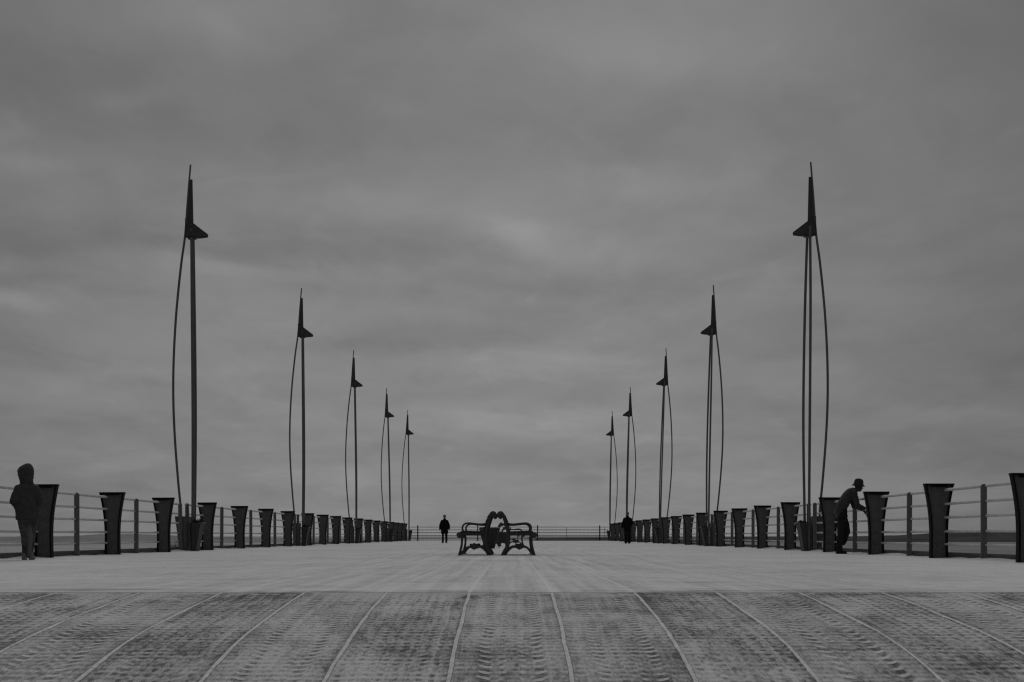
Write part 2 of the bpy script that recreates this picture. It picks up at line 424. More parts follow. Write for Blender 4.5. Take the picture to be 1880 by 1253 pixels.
def ramp_surface(x, y):
    z = ramp_z(y)
    u = x/S_BOARD + .5
    fr = u - math.floor(u); d = min(fr, 1-fr)*S_BOARD
    k = min(1.0, max(0.0, (CREST-.05-y)/.5))
    return z + .010*max(0.0, 1-d/.022)*k + .012*mnoise.noise(Vector((x*.6, y*.7, 3)))*k - .0015
xs = []
for i in range(-15, 16):
    c = (i-.5)*S_BOARD
    xs += [c-.035, c-.020, c-.008, c+.008, c+.020, c+.035, c+S_BOARD*.25, c+S_BOARD*.5, c+S_BOARD*.75]
xs = [v for v in sorted(xs) if -9.75 < v < 8.95]
grid_mesh('ramp', xs, list(np.arange(-30, 4, 2.0))+list(np.arange(4, CREST-.08, .12))+[CREST-.05, CREST], ramp_surface, M['ramp'], 'structure')

# flats far below the pier, reaching the horizon
def make_sand():
    bm = bmesh.new()
    xs = [-9000, -2500, -700, -200, -60, 0, 60, 200, 700, 2500, 9000]; ys = [-600, -100, 0, 100, 300, 700, 1500, 4000, 12000]
    vs = [[bm.verts.new((x, y, -4.0)) for x in xs] for y in ys]
    for j in range(len(ys)-1):
        for i in range(len(xs)-1):
            bm.faces.new((vs[j][i], vs[j][i+1], vs[j+1][i+1], vs[j+1][i]))
    tag(build('sand', bm, M['sand']), kind='structure')
make_sand()

def ridge(name, pts, y0, depth, mat, bumps, seed, step=3.0, base=-4.05):
    """far land: a long low hill with real depth; pts = (x, crest height)"""
    px = [p[0] for p in pts]; pz = [p[1] for p in pts]
    xs = np.arange(px[0], px[-1]+.1, step)
    prof = [(-.5, 0), (-.36, .42), (-.2, .78), (0, 1), (.2, .9), (.36, .5), (.5, 0)]
    bm = bmesh.new(); rows = []
    for x in xs:
        h = float(np.interp(x, px, pz)); row = []
        for t, k in prof:
            nz = mnoise.noise(Vector((x*.045, t*3, seed)))*bumps + .6*mnoise.noise(Vector((x*.17, t*5, seed+5)))*bumps
            row.append(bm.verts.new((x, y0+t*depth + 6*mnoise.noise(Vector((x*.02, t, seed+9))), base + max(0.0, (h-base)*k + nz*k))))
        rows.append(row)
    for a, b in zip(rows[:-1], rows[1:]):
        for i in range(len(prof)-1):
            bm.faces.new((a[i], b[i], b[i+1], a[i+1]))
    return tag(build(name, bm, mat, smooth=True), kind='structure')

def px_at(px, Y): return (px-937.5)/2611*Y
def pz_at(py, Y): return HC + (984-py)/2611*Y
Yh = 1050
ridge('headland', [(px_at(x, Yh), pz_at(y, Yh)) for x, y in ((972, 996), (985, 987.6), (1060, 987.2), (1115, 987), (1250, 987.5), (1400, 985.8), (1480, 985), (1560, 984.6), (1640, 983.6), (1700, 980), (1770, 975.8), (1860, 973), (1960, 970), (2200, 966), (2500, 972))], Yh, 90, M['moor'], .35, 3)
Yl = 950
ridge('dunes', [(px_at(x, Yl), pz_at(y, Yl)) for x, y in ((-500, 984), (-200, 985.5), (0, 986.6), (90, 984.6), (140, 984), (190, 981.2), (240, 980.6), (290, 982), (330, 984), (380, 987.2), (420, 986), (480, 987.6), (560, 988), (640, 989), (700, 992), (760, 996))], Yl, 120, M['dune'], .5, 11)

# kerb upstands along both edges, with the slab side and a low ledge beyond
def kerb(side):
    bm = bmesh.new()
    ys = list(np.arange(CREST, DECK_END, 2.0)) + [DECK_END]
    prof = [(.17, -.3), (.17, .105), (.18, .12), (.30, .12), (.31, .105), (.31, -.25), (1.5, -.25), (1.5, -.9), (.6, -1.1), (.6, -4.1), (-.2, -4.1), (-.2, -.3)]
    rows = []
    for y in ys:
        rows.append([bm.verts.new((XF(side, y)+side*a, y, b)) for a, b in prof])
    n = len(prof)
    for a, b in zip(rows[:-1], rows[1:]):
        for i in range(n):
            bm.faces.new((a[i], a[(i+1) % n], b[(i+1) % n], b[i]))
    bm.faces.new(rows[0]); bm.faces.new(list(reversed(rows[-1])))
    tag(build('kerb', bm, M['kerb']), kind='structure')
kerb(-1); kerb(1)
bm = bmesh.new()
add_box(bm, XF(-1, DECK_END)-.3, XF(1, DECK_END)+.3, DECK_END+.004, DECK_END+.5, -4.1, -.02)
tag(build('pier_end', bm, M['kerb']), kind='structure')

# ------------------------------------------------------------------ railings
FH = 1.52
FPROF = [(0.0, .178), (.25, .172), (.5, .170), (.7, .178), (.9, .194), (1.1, .219), (1.3, .254), (1.48, .290), (FH-.035, .297)]
def flare_frame_mesh():
    """two curved flanges and a top cap of an I-shaped flared post, plate seen square-on along Y"""
    bm = bmesh.new(); D = .075; T = .032
    for s in (-1, 1):
        rings = []
        for z, w in [(-.12, .18)] + FPROF:
            rings.append([Vector((s*w, -D, z)), Vector((s*w, D, z)), Vector((s*(w-T), D, z)), Vector((s*(w-T), -D, z))])
        add_loft(bm, rings)
    add_box(bm, -.300, .300, -D-.003, D+.003, FH-.036, FH)
    add_box(bm, -.16, .16, -D*.85, D*.85, FH-.070, FH-.037)
    me = bpy.data.meshes.new('flared_post'); bmesh.ops.recalc_face_normals(bm, faces=bm.faces); bm.to_mesh(me); bm.free()
    me.materials.append(M['flange']); return me
def flare_web_mesh():
    bm = bmesh.new(); t = .008; T = .030
    rings = []
    for z, w in [(-.12, .18)] + FPROF:
        w -= T
        rings.append([Vector((-w, -t, z)), Vector((w, -t, z)), Vector((w, t, z)), Vector((-w, t, z))])
    add_loft(bm, rings)
    for z in (.285, .545, .83, 1.105, 1.39):            # sleeves the rails are bolted through
        for s in (-1, 1):
            add_tube(bm, [(0, s*.008, z), (0, s*.020, z)], .034, 10)
    me = bpy.data.meshes.new('panel'); bmesh.ops.recalc_face_normals(bm, faces=bm.faces); bm.to_mesh(me); bm.free()
    me.materials.append(M['panel']); return me
def post_mesh():
    bm = bmesh.new(); w = .056; t = .016
    prof = [(-w, -.12), (w, -.12), (w, 1.375)]
    for k in range(1, 8):
        a = math.pi*k/8; prof.append((w*math.cos(a), 1.375+w*math.sin(a)))
    prof.append((-w, 1.375))
    f = [bm.verts.new((x, -t, z)) for x, z in prof]; b = [bm.verts.new((x, t, z)) for x, z in prof]
    bm.faces.new(f); bm.faces.new(list(reversed(b)))
    for i in range(len(prof)):
        j = (i+1) % len(prof); bm.faces.new((f[j], f[i], b[i], b[j]))
    add_box(bm, -.085, .085, -.055, .055, -.02, .012)
    me = bpy.data.meshes.new('post'); bmesh.ops.recalc_face_normals(bm, faces=bm.faces); bm.to_mesh(me); bm.free()
    me.materials.append(M['post']); return me
ME_FR, ME_WEB, ME_POST = flare_frame_mesh(), flare_web_mesh(), post_mesh()
RAILS = [(1.39, .031), (1.105, .026), (.83, .026), (.545, .026), (.285, .024)]

def railing(side, ya, yb, label, group):
    root = tag(empty('railing', (XF(side, (ya+yb)/2), (ya+yb)/2, 0)), label, 'railing', group)
    ox, oy = root.location.x, root.location.y
    a, b = ya+.45, yb-.45
    fl = list(np.linspace(ya+2.85, yb-2.85, 4))
    nm = [a] + [(p+q)/2 for p, q in zip(fl[:-1], fl[1:])] + [b]
    for y in fl:
        p = link(bpy.data.objects.new('flared_post', ME_FR), root)
        p.location = (XF(side, y)-ox-side*.005, y-oy, random.uniform(-.012, .004))
        p.rotation_euler = (random.uniform(-.004, .004), random.uniform(-.006, .006), random.uniform(-.02, .02))
        link(bpy.data.objects.new('panel', ME_WEB), p)
    for y in nm:
        p = link(bpy.data.objects.new('post', ME_POST), root)
        p.location = (XF(side, y)-ox+side*.09, y-oy, random.uniform(-.01, .006))
        p.rotation_euler = (random.uniform(-.006, .006), random.uniform(-.008, .008), random.uniform(-.04, .04))
    stops = sorted(fl+nm)
    for z, r in RAILS:
        bm = bmesh.new()
        pts = []
        for q, (u, v) in enumerate(zip(stops[:-1], stops[1:])):
            pts.append((XF(side, u)-ox+side*.135, u-oy, z))
            pts.append((XF(side, (u+v)/2)-ox+side*.135, (u+v)/2-oy, z-random.uniform(.0, .006)))
        pts.append((XF(side, stops[-1])-ox+side*.135, stops[-1]-oy, z))
        pts[0] = (pts[0][0], pts[0][1]-.03, z); pts[-1] = (pts[-1][0], pts[-1][1]+.03, z)
        add_tube(bm, pts, r, 12)
        build('rail', bm, M['rail'], root, smooth=True)
    return root

SIDE_NAME = {-1: 'hooded person', 1: 'hat wearer'}
ORD = ['first', 'second', 'third', 'fourth', 'fifth']
for side, MY in ((-1, LM_Y), (1, RM_Y)):
    railing(side, MY[0]-20.9, MY[0],
            'nearest run of flared-post railing, the hooded person stands against it' if side < 0 else
            'nearest run of flared-post railing, the man in the hat leans on it', 'railings along the pier edges')
    for k in range(4):
        railing(side, MY[k], MY[k+1],
                f"flared-post railing between the {ORD[k]} and {ORD[k+1]} masts on the {SIDE_NAME[side]}'s side", 'railings along the pier edges')

# ------------------------------------------------------------------ masts
def mast(side, x, y, lean, label):
    """side=+1: outward is +X.  Curved leg outward, two straight legs, sail and lamp hood on top"""
    root = tag(empty('mast', (x, y, 0)), label, 'mast', 'masts along both railings')
    root.rotation_euler = (0, lean/11.5, 0)
    o = side
    curve = [(.33, .02), (.345, 1.14), (.43, 2.13), (.52, 3.35), (.565, 4.5), (.555, 5.6), (.50, 6.7), (.425, 7.6), (.315, 8.6), (.205, 9.40), (.13, 10.4), (.078, 11.05), (.04, 11.49)]
    pts = catmull([(o*(a+.02), 0, z) for a, z in curve], 5)
    rs = [.036 - .010*max(0.0, (p.z-8.5)/3) for p in pts]
    bm = bmesh.new(); add_tube(bm, pts, rs, 10); build('curved_leg', bm, M['mast'], root, smooth=True)
    dy0, dym, dyt = (.30, .46, .20) if side > 0 else (.10, .15, .08)
    for s in (-1, 1):
        leg = catmull([(0, s*dy0, .02), (-o*.02, s*(dy0*.75+dym*.25), 1.4), (-o*.035, s*dym*.97, 3.4), (-o*.03, s*dym, 5.2), (-o*.01, s*(dym*.7+dyt*.3), 7.4), (o*.01, s*dyt, 9.36), (o*.03, s*dyt*.7, 9.6)], 6)
        bm = bmesh.new(); add_tube(bm, leg, .040 if side > 0 else .050, 10); build('straight_leg', bm, M['mast'], root, smooth=True)
    # sail: tapering plate with a folded edge
    bm = bmesh.new(); f = []
    out = [(.075, 11.05), (-.005, 11.05), (-.03, 9.74), (.02, 9.62), (.17, 9.62)]
    for yy in (-.022, .022):
        f.append([bm.verts.new((o*(a+.01), yy, z)) for a, z in out])
    bm.faces.new(f[0]); bm.faces.new(list(reversed(f[1])))
    for i in range(len(out)):
        j = (i+1) % len(out); bm.faces.new((f[0][i], f[0][j], f[1][j], f[1][i]))
    build('sail', bm, M['sail'], root)
    # lamp hood: wedge with a boat-shaped belly, beak pointing over the deck
    bm = bmesh.new()
    secs = [(-.47, 9.365, 9.395, .02), (-.455, 9.33, 9.43, .06), (-.30, 9.315, 9.545, .13), (-.03, 9.300, 9.755, .18), (.08, 9.30, 9.90, .15), (.215, 9.33, 9.90, .05)]
    rings = []
    for a, z0, z1, d in secs:
        rings.append([Vector((o*(a+.01), -d*.55, z0)), Vector((o*(a+.01), d*.55, z0)), Vector((o*(a+.01), d, z0+.04)), Vector((o*(a+.01), d*.25, z1)), Vector((o*(a+.01), -d*.25, z1)), Vector((o*(a+.01), -d, z0+.04))])
    add_loft(bm, rings); hood = build('lamp_hood', bm, M['hood'], root)
    bm = bmesh.new(); add_box(bm, -.13, .10, -.07, .07, 9.268, 9.294); build('lamp_lens', bm, M['rim'], hood)
    return root

RANK = ['tallest', 'second tallest', 'middle one', 'second smallest', 'smallest']
MAST_POS = []
for side, MY, MX, LN in ((-1, LM_Y, (-9.44, -9.26, -9.19, -9.00, -8.92), (-.02, 0, -.085, -.20, -.04)), (1, RM_Y, (8.76, 8.67, 8.77, 8.60, 8.79), (.04, .19, .31, .20, .13))):
    for k, y in enumerate(MY):
        x = MX[k]
        MAST_POS.append((side, k, x, y))
        mast(side, x, y, LN[k], f"dark-sailed tripod mast, {RANK[k]} of the row on the {SIDE_NAME[side]}'s side")

# ------------------------------------------------------------------ planters with plants, at the mast feet
def oct_ring(x0, x1, y0, y1, z, c):
    return [Vector(p) for p in ((x0+c, y0, z), (x1-c, y0, z), (x1, y0+c, z), (x1, y1-c, z), (x1-c, y1, z), (x0+c, y1, z), (x0, y1-c, z), (x0, y0+c, z))]
def trough(side, name, inner):
    o = side
    if inner: (a0t, a1t), (a0b, a1b), h, L = (-.29, .035), (-.13, .03), .84, (.36, .28)
    else: (a0t, a1t), (a0b, a1b), h, L = (.13, .47), (.13, .36), 1.03, (.40, .32)
    bm = bmesh.new()
    def rg(t, z, inset=0.0):
        lo = a0b + (a0t-a0b)*t + inset; hi = a1b + (a1t-a1b)*t - inset
        l = L[1] + (L[0]-L[1])*t - inset
        x0, x1 = sorted((o*lo, o*hi)); return oct_ring(x0, x1, -l, l, z, min(.07, (x1-x0)*.25))
    rings = [rg(0, -.03), rg(.03, .02), rg(.30, h*.33), rg(.62, h*.66), rg(.97, h-.05), rg(1, h-.03), rg(1, h), rg(1, h, .022), rg(.9, h-.08, .022)]
    add_loft(bm, rings)
    return bm
def leaf_clump(n, ext, hgt, seed, leaf=.06):
    rnd = random.Random(seed); bm = bmesh.new()
    for i in range(n):
        cx = rnd.choice((-1, 1))*ext[0]*rnd.random()**.7; cy = ext[1]*(2*rnd.random()-1)
        lump = .55 + .75*abs(mnoise.noise(Vector((cx*6, cy*4, seed))))
        cz = hgt*lump*rnd.random()
        a = rnd.random()*6.283; t = rnd.uniform(.1, 1.2); L = leaf*rnd.uniform(.6, 1.3); W = L*.42
        d = Vector((math.cos(a)*math.cos(t), math.sin(a)*math.cos(t), math.sin(t))); s = d.cross(Vector((0, 0, 1))).normalized()
        p = Vector((cx, cy, cz))
        v = [bm.verts.new(q) for q in (p, p+d*L*.5+s*W*.5+Vector((0, 0, .006)), p+d*L, p+d*L*.5-s*W*.5+Vector((0, 0, .006)))]
        bm.faces.new(v)
    return bm
protos = {}
for side, k, x, y in MAST_POS:
    who = SIDE_NAME[side]
    for inner in (True, False):
        key = (side, inner)
        if key not in protos:
            root = empty('planter')
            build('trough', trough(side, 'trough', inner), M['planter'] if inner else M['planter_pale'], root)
            bm = bmesh.new()
            xx = sorted((side*(-.26 if inner else .15), side*(.01 if inner else .45)))
            h = .84 if inner else 1.03
            add_box(bm, xx[0], xx[1], -.26, .26, h-.10, h-.05)
            build('soil', bm, M['kerb'], root)
            if inner:                                   # turned-over pale lip on the deck side
                bm = bmesh.new()
                add_tube(bm, [(-side*.295, -.30, .838), (-side*.295, .30, .838)], .014, 8)
                add_tube(bm, [(-side*.295, -.30, .838), (-side*.25, -.31, .60), (-side*.14, -.24, .03)], .010, 8)
                build('rim', bm, M['rim'], root, smooth=True)
            protos[key] = root
        else:
            root = copy_tree(protos[key])
        root.location = (x, y, 0)
        tag(root, (f"dark deck-side planter at the foot of the {ORD[k]} mast, {who}'s side" if inner else
                   f"paler outer planter at the foot of the {ORD[k]} mast, {who}'s side"), 'planter', 'planters at the mast feet')
    key = (side, 'plant')
    if key not in protos:
        protos[key] = build('plant', leaf_clump(620, (.11, .28), .20 if side < 0 else .12, 5+side), M['leaf'])
    pl = protos[key] if k == 0 else protos[key].copy()
    if k: COL.objects.link(pl)
    pl.location = (x - side*.16, y, .76)
    pl.rotation_euler = (0, 0, (0 if k % 2 == 0 else math.pi))
    tag(pl, f"low leafy plant in the {ORD[k]} mast's planter, {who}'s side", 'plant', 'plants in the planters')

# ------------------------------------------------------------------ fence across the far end
def far_fence():
    Y = 128.2
    root = tag(empty('end_fence', (0, Y, 0)), 'thin black five-rail fence with mesh closing the far end of the pier', 'fence')
    x0, x1 = XF(-1, Y)+.02, XF(1, Y)-.02
    for px in (767, 877, 987, 1101):
        x = px_at(px, Y)
        bm = bmesh.new(); add_box(bm, x-.05, x+.05, -.05, .05, -.02, 1.36)
        add_box(bm, x-.035, x+.035, -.035, .035, 1.36, 1.42); add_box(bm, x-.13, x+.13, -.1, .1, -.02, .03)
        build('post', bm, M['far_steel'], root)
    for px in (822, 932, 1040, 1110):
        x = px_at(px, Y); bm = bmesh.new(); add_box(bm, x-.018, x+.018, -.018, .018, 0, 1.25); build('stanchion', bm, M['far_rail'], root)
    for z in (1.24, .985, .73, .48, .24):
        bm = bmesh.new(); add_tube(bm, [(x0, .06, z), (x1, .06, z)], .026, 8); build('rail', bm, M['far_rail'], root, smooth=True)
    bm = bmesh.new()
    for i in range(int((x1-x0)/.12)):
        x = x0+.06+i*.12; add_box(bm, x-.003, x+.003, .095, .101, .03, 1.1)
    build('mesh_infill', bm, M['far_rail'], root)
far_fence()

# ------------------------------------------------------------------ benches
def stroke(bm, pts, w, y0, th, m=6, smooth=True):
    """flat cast bar along a path in the XZ plane, rounded edges, thickness th in Y"""
    if smooth:
        P3 = catmull([(p[0], 0, p[1]) for p in pts], m)
        W = []
        ws = w if isinstance(w, (list, tuple)) else [w]*len(pts)
        for i in range(len(pts)-1):
            for k in range(m): W.append(ws[i]+(ws[i+1]-ws[i])*k/m)
        W.append(ws[-1])
    else:
        P3 = [Vector((p[0], 0, p[1])) for p in pts]; W = w if isinstance(w, (list, tuple)) else [w]*len(pts)
    rings = []
    for i, p in enumerate(P3):
        t = (P3[min(i+1, len(P3)-1)]-P3[max(i-1, 0)]).normalized()
        n = Vector((-t.z, 0, t.x)); h = W[i]/2; e = min(h*.45, th*.45)
        rings.append([p + n*a + Vector((0, y0+b, 0)) for a, b in ((-h, -th/2+e), (-h+e, -th/2), (h-e, -th/2), (h, -th/2+e), (h, th/2-e), (h-e, th/2), (-h+e, th/2), (-h, th/2-e))])
    add_loft(bm, rings)

def bench_frame(s, y0):
    bm = bmesh.new(); q = lambda L: [(s*a, z) for a, z in L]
    T = .058
    stroke(bm, q([(.105, .0), (.16, .085), (.222, .177), (.247, .315), (.253, .463), (.250, .566), (.206, .727), (.164, .862), (.128, .94), (.085, .985), (.04, .975), (.022, .935), (.045, .905), (.085, .895)]),
           [.06, .08, .092, .096, .094, .092, .084, .086, .088, .088, .078, .066, .06, .05], y0, T)
    add_ell(bm, (s*.062, y0, .945), (.055, T*.46, .055))
    stroke(bm, q([(.868, .0), (.822, .143), (.798, .29), (.797, .44)]), [.05, .058, .05, .06], y0, T+.003)
    stroke(bm, q([(.18, .0), (.24, .10), (.33, .180), (.42, .198), (.514, .152)]), [.05, .055, .05, .045, .05], y0, T-.004)
    stroke(bm, q([(.514, .152), (.61, .196), (.705, .170), (.79, .075), (.83, .02)]), [.05, .045, .05, .05, .05], y0, T-.006)
    stroke(bm, q([(.45, .205), (.515, .175), (.585, .205)]), [.03, .09, .03], y0, T-.010)
    for cx, cz, r in ((.46, .235, .040), (.52, .225, .048), (.58, .243, .042)):
        add_ell(bm, (s*cx, y0, cz), (r, .022, r*.8))
    stroke(bm, q([(.27, .52), (.40, .50), (.60, .505), (.76, .510), (.84, .49), (.875, .455)]), [.075, .075, .075, .085, .10, .075], y0, T+.005)
    add_ell(bm, (s*.852, y0, .475), (.075, .034, .070))
    stroke(bm, q([(.20, .775), (.26, .735), (.36, .722), (.51, .735), (.63, .748), (.715, .738), (.772, .69), (.785, .615), (.755, .535)]), [.05, .045, .042, .042, .042, .042, .042, .042, .045], y0, T-.008)
    stroke(bm, q([(.085, .006), (.19, .006)]), .02, y0, T+.03, smooth=False)
    stroke(bm, q([(.76, .006), (.89, .006)]), .02, y0, T+.03, smooth=False)
    return bm

def bench(s, x, y, L, label):
    root = tag(empty('bench', (x, y, 0)), label, 'bench', 'back-to-back benches down the middle')
    for yy in (0.0, L):
        build('end_frame', bench_frame(s, yy), M['iron'], root, smooth=False)
    for i, (a, z) in enumerate(((.30, .545), (.40, .548), (.50, .552), (.60, .556), (.70, .558), (.79, .550))):
        bm = bmesh.new(); add_box(bm, *sorted((s*(a-.042), s*(a+.042))), -.06, L+.06, z-.012, z+.016); build('seat_slat', bm, M['slat'], root)
    for a, z in ((.275, .63), (.235, .72), (.20, .81), (.165, .895)):
        bm = bmesh.new()
        d = Vector((-.39*s, 0, .92)); n = Vector((.92*s, 0, .39)); c = Vector((s*(a+.03), 0, z))
        rings = [[c+Vector((0, yy, 0))+d*u+n*v for u, v in ((-.036, -.011), (.036, -.011), (.036, .011), (-.036, .011))] for yy in (-.05, L+.05)]
        add_loft(bm, rings); build('back_slat', bm, M['slat'], root)
    return root
bp = [(-.315, 33.0, 2.6, 'nearest'), (-.31, 61.0, 2.6, 'middle'), (-.33, 94.0, 2.6, 'farthest')]
for x, y, L, w in bp:
    bench(-1, x-.018, y, L, f"cast iron bench of the {w} back-to-back pair, facing the hooded person's railing")
    bench(1, x+.006, y, L, f"cast iron bench of the {w} back-to-back pair, facing the hat wearer's railing")

# squat tapered litter bin beyond the nearest benches
def litter_bin(x, y):
    root = tag(empty('litter_bin', (x, y, 0)), 'squat dark tapered litter bin standing behind the nearest pair of benches', 'litter bin')
    bm = bmesh.new()
    add_loft(bm, [oct_ring(-w, w, -w, w, z, .05) for z, w in ((0, .17), (.02, .18), (.25, .25), (.50, .33), (.68, .365), (.685, .34), (.60, .33))])
    build('body', bm, M['bin'], root)
    bm = bmesh.new(); add_loft(bm, [oct_ring(-w, w, -w, w, z, .05) for z, w in ((.69, .37), (.74, .37), (.765, .31))]); build('lid', bm, M['bin'], root)
    bm = bmesh.new(); add_box(bm, -.19, .19, -.19, .19, -.02, .012); build('base', bm, M['iron'], root)
litter_bin(-.755, 51.0)

def small_bin(x, y):
    root = tag(empty('litter_bin', (x, y, 0)), 'small low litter bin on splayed legs, seen between the backs of the benches', 'litter bin')
    bm = bmesh.new()
    add_loft(bm, [oct_ring(-w, w, -w, w, z, .03) for z, w in ((.17, .125), (.19, .135), (.40, .165), (.60, .185), (.605, .17), (.55, .165))])
    build('body', bm, M['bin'], root)
    for sx in (-1, 1):
        for sy in (-1, 1):
            bm = bmesh.new(); add_tube(bm, [(sx*.07, sy*.07, .19), (sx*.16, sy*.13, .0)], .022, 8); build('leg', bm, M['iron'], root, smooth=True)
small_bin(-.30, 55.0)

# ------------------------------------------------------------------ people
def add_hand(bm, wrist, d, palm_n, size=.19, curl=.5, side=1):
    """palm, four unequal bent fingers and a thumb leaving the side of the palm; d = pointing direction"""
    w = Vector(wrist); d = Vector(d).normalized(); n = Vector(palm_n).normalized()
    n = (n - d*n.dot(d)).normalized(); a = d.cross(n)*side
    add_capsule(bm, w, .026, w+d*size*.25, .030, 10); 
    for i, (o, L) in enumerate(((-.030, .36), (-.010, .42), (.011, .39), (.030, .30))):
        p = w + d*size*.47 + a*o
        q1 = p + d*size*L*.45 + n*size*L*.15*curl; q2 = q1 + (d*(1-curl)+n*curl).normalized()*size*L*.5
        add_capsule(bm, w+d*size*.2+a*o*.8, .012, p, .011, 8); add_capsule(bm, p, .0105, q1, .0095, 8); add_capsule(bm, q1, .0095, q2, .008, 8)
    t0 = w + d*size*.15 - a*.024; t1 = t0 - a*.026 + d*size*.16; t2 = t1 + d*size*.17 + n*.012
    add_capsule(bm, t0, .014, t1, .012, 8); add_capsule(bm, t1, .012, t2, .009, 8)

def add_head(bm, c, yaw=0.0, pitch=0.0, s=1.0):
    """head with jaw, nose, brow, lips and ears; c = centre, faces local +Y"""
    Mr = Matrix.Rotation(yaw, 3, 'Z') @ Matrix.Rotation(pitch, 3, 'X'); c = Vector(c)
    P = lambda x, y, z: c + Mr @ (Vector((x, y, z))*s)
    add_ell(bm, P(0, -.01, .03), (.076*s, .096*s, .092*s), Mr)
    add_ell(bm, P(0, .025, -.045), (.058*s, .066*s, .070*s), Mr)
    add_ell(bm, P(0, .060, -.085), (.028*s, .026*s, .022*s), Mr)      # chin
    add_capsule(bm, P(0, .086, .015), .010*s, P(0, .106, -.022), .015*s, 8)   # nose
    add_capsule(bm, P(-.035, .078, .030), .013*s, P(.035, .078, .030), .013*s, 8)  # brow
    add_capsule(bm, P(-.018, .084, -.052), .009*s, P(.018, .084, -.052), .009*s, 8)  # lips
    for q in (-1, 1): add_ell(bm, P(q*.078, -.008, -.002), (.012*s, .020*s, .032*s), Mr)
    return P

# --- hooded person seen from behind at the left railing
def hooded_person(x, y, rz):
    # body first: the legs, trunk, arms and head under the clothes
    bm = bmesh.new()
    add_secs(bm, [(.03, 0, .80, .14, .10), (.03, 0, .95, .15, .11), (.03, 0, 1.15, .16, .11), (.03, .0, 1.32, .19, .10), (.03, .0, 1.42, .10, .08), (.03, .01, 1.50, .06, .06)])
    for s, hx, kx, fx in ((-1, -.03, .0, .0), (1, .12, .085, .065)):
        add_capsule(bm, (hx, 0, .85), .085, (kx, .01, .46), .055); add_capsule(bm, (kx, .01, .46), .055, (fx, -.01, .07), .038)
        add_capsule(bm, (.03+s*.17, 0, 1.37), .05, (.03+s*.235, -.05, 1.10), .042); add_capsule(bm, (.03+s*.235, -.05, 1.10), .04, (.03+s*.15, .12, .98), .032)
        add_hand(bm, (.03+s*.15, .12, .98), (-s*.5, .8, -.25), (0, 0, -1), .17, .6, s)
    add_capsule(bm, (.03, .01, 1.45), .055, (.03, .02, 1.60), .055)
    add_head(bm, (.03, .04, 1.665), 0, .05)
    body = fuse('person', bm, M['skin'], None, .014, 2)
    body.location = (x, y, .0); body.rotation_euler = (0, 0, rz)
    tag(body, 'person in a dark hooded jacket standing at the railing, back turned', 'person')
    # jacket
    bm = bmesh.new()
    add_secs(bm, [(.035, 0, .755, .215, .145), (.035, 0, .80, .215, .15), (.035, 0, .95, .215, .15), (.03, -.005, 1.10, .215, .15), (.028, -.01, 1.22, .215, .15), (.028, -.01, 1.31, .205, .14), (.03, 0, 1.385, .175, .125), (.03, 0, 1.43, .135, .11), (.03, .01, 1.48, .105, .10)])
    for s in (-1, 1):
        add_capsule(bm, (.03+s*.155, -.005, 1.335), .082, (.03+s*.232, -.05, 1.11), .080)
        add_capsule(bm, (.03+s*.232, -.05, 1.11), .076, (.03+s*.165, .13, .965), .062)
    jk = fuse('jacket', bm, M['dark_jacket'], body, .013, 3, .010, 8)
    bm = bmesh.new()
    add_secs(bm, [(.025, .0, 1.455, .125, .115), (.02, -.005, 1.50, .124, .125), (.01, -.01, 1.60, .146, .150), (.008, -.015, 1.68, .153, .155), (.015, -.01, 1.745, .130, .145), (.035, 0, 1.79, .088, .11), (.05, .0, 1.822, .036, .06)])
    add_capsule(bm, (-.10, .08, 1.69), .035, (-.10, .09, 1.55), .03); add_capsule(bm, (.12, .08, 1.69), .035, (.12, .09, 1.55), .03)
    fuse('hood', bm, M['dark_jacket'], jk, .012, 3, .006, 8)
    # trousers
    bm = bmesh.new()
    add_secs(bm, [(.045, 0, .70, .165, .12), (.04, 0, .80, .175, .125), (.035, 0, .92, .17, .12)])
    for pts in ([(-.050, 0, .76, .100), (-.032, .0, .60, .084), (-.014, .01, .46, .070), (-.006, -.005, .30, .064), (-.004, -.01, .16, .056), (-.002, -.01, .09, .060)],
                [(.140, 0, .76, .100), (.128, .03, .60, .084), (.112, .05, .46, .070), (.108, .05, .30, .062), (.098, .04, .16, .052), (.094, .04, .09, .056)]):
        for p, q in zip(pts[:-1], pts[1:]): add_capsule(bm, p[:3], p[3], q[:3], q[3])
    fuse('trousers', bm, M['jeans'], body, .012, 2, .008, 9)
    for cx, cy in ((-.012, .02), (.105, .06)):
        bm = bmesh.new()
        add_capsule(bm, (cx, cy-.08, .045), .046, (cx+(.03 if cx > .05 else -.02), cy+.10, .038), .044); add_capsule(bm, (cx, cy-.05, .06), .05, (cx, cy-.04, .13), .05)
        add_box(bm, cx-.045, cx+.04, cy-.125, cy+.145, .0, .022)
        fuse('shoe', bm, M['shoe'], body, .009, 2)
    return body
YH = 26.8
hooded_person(px_at(46.5, YH), YH, R(16))

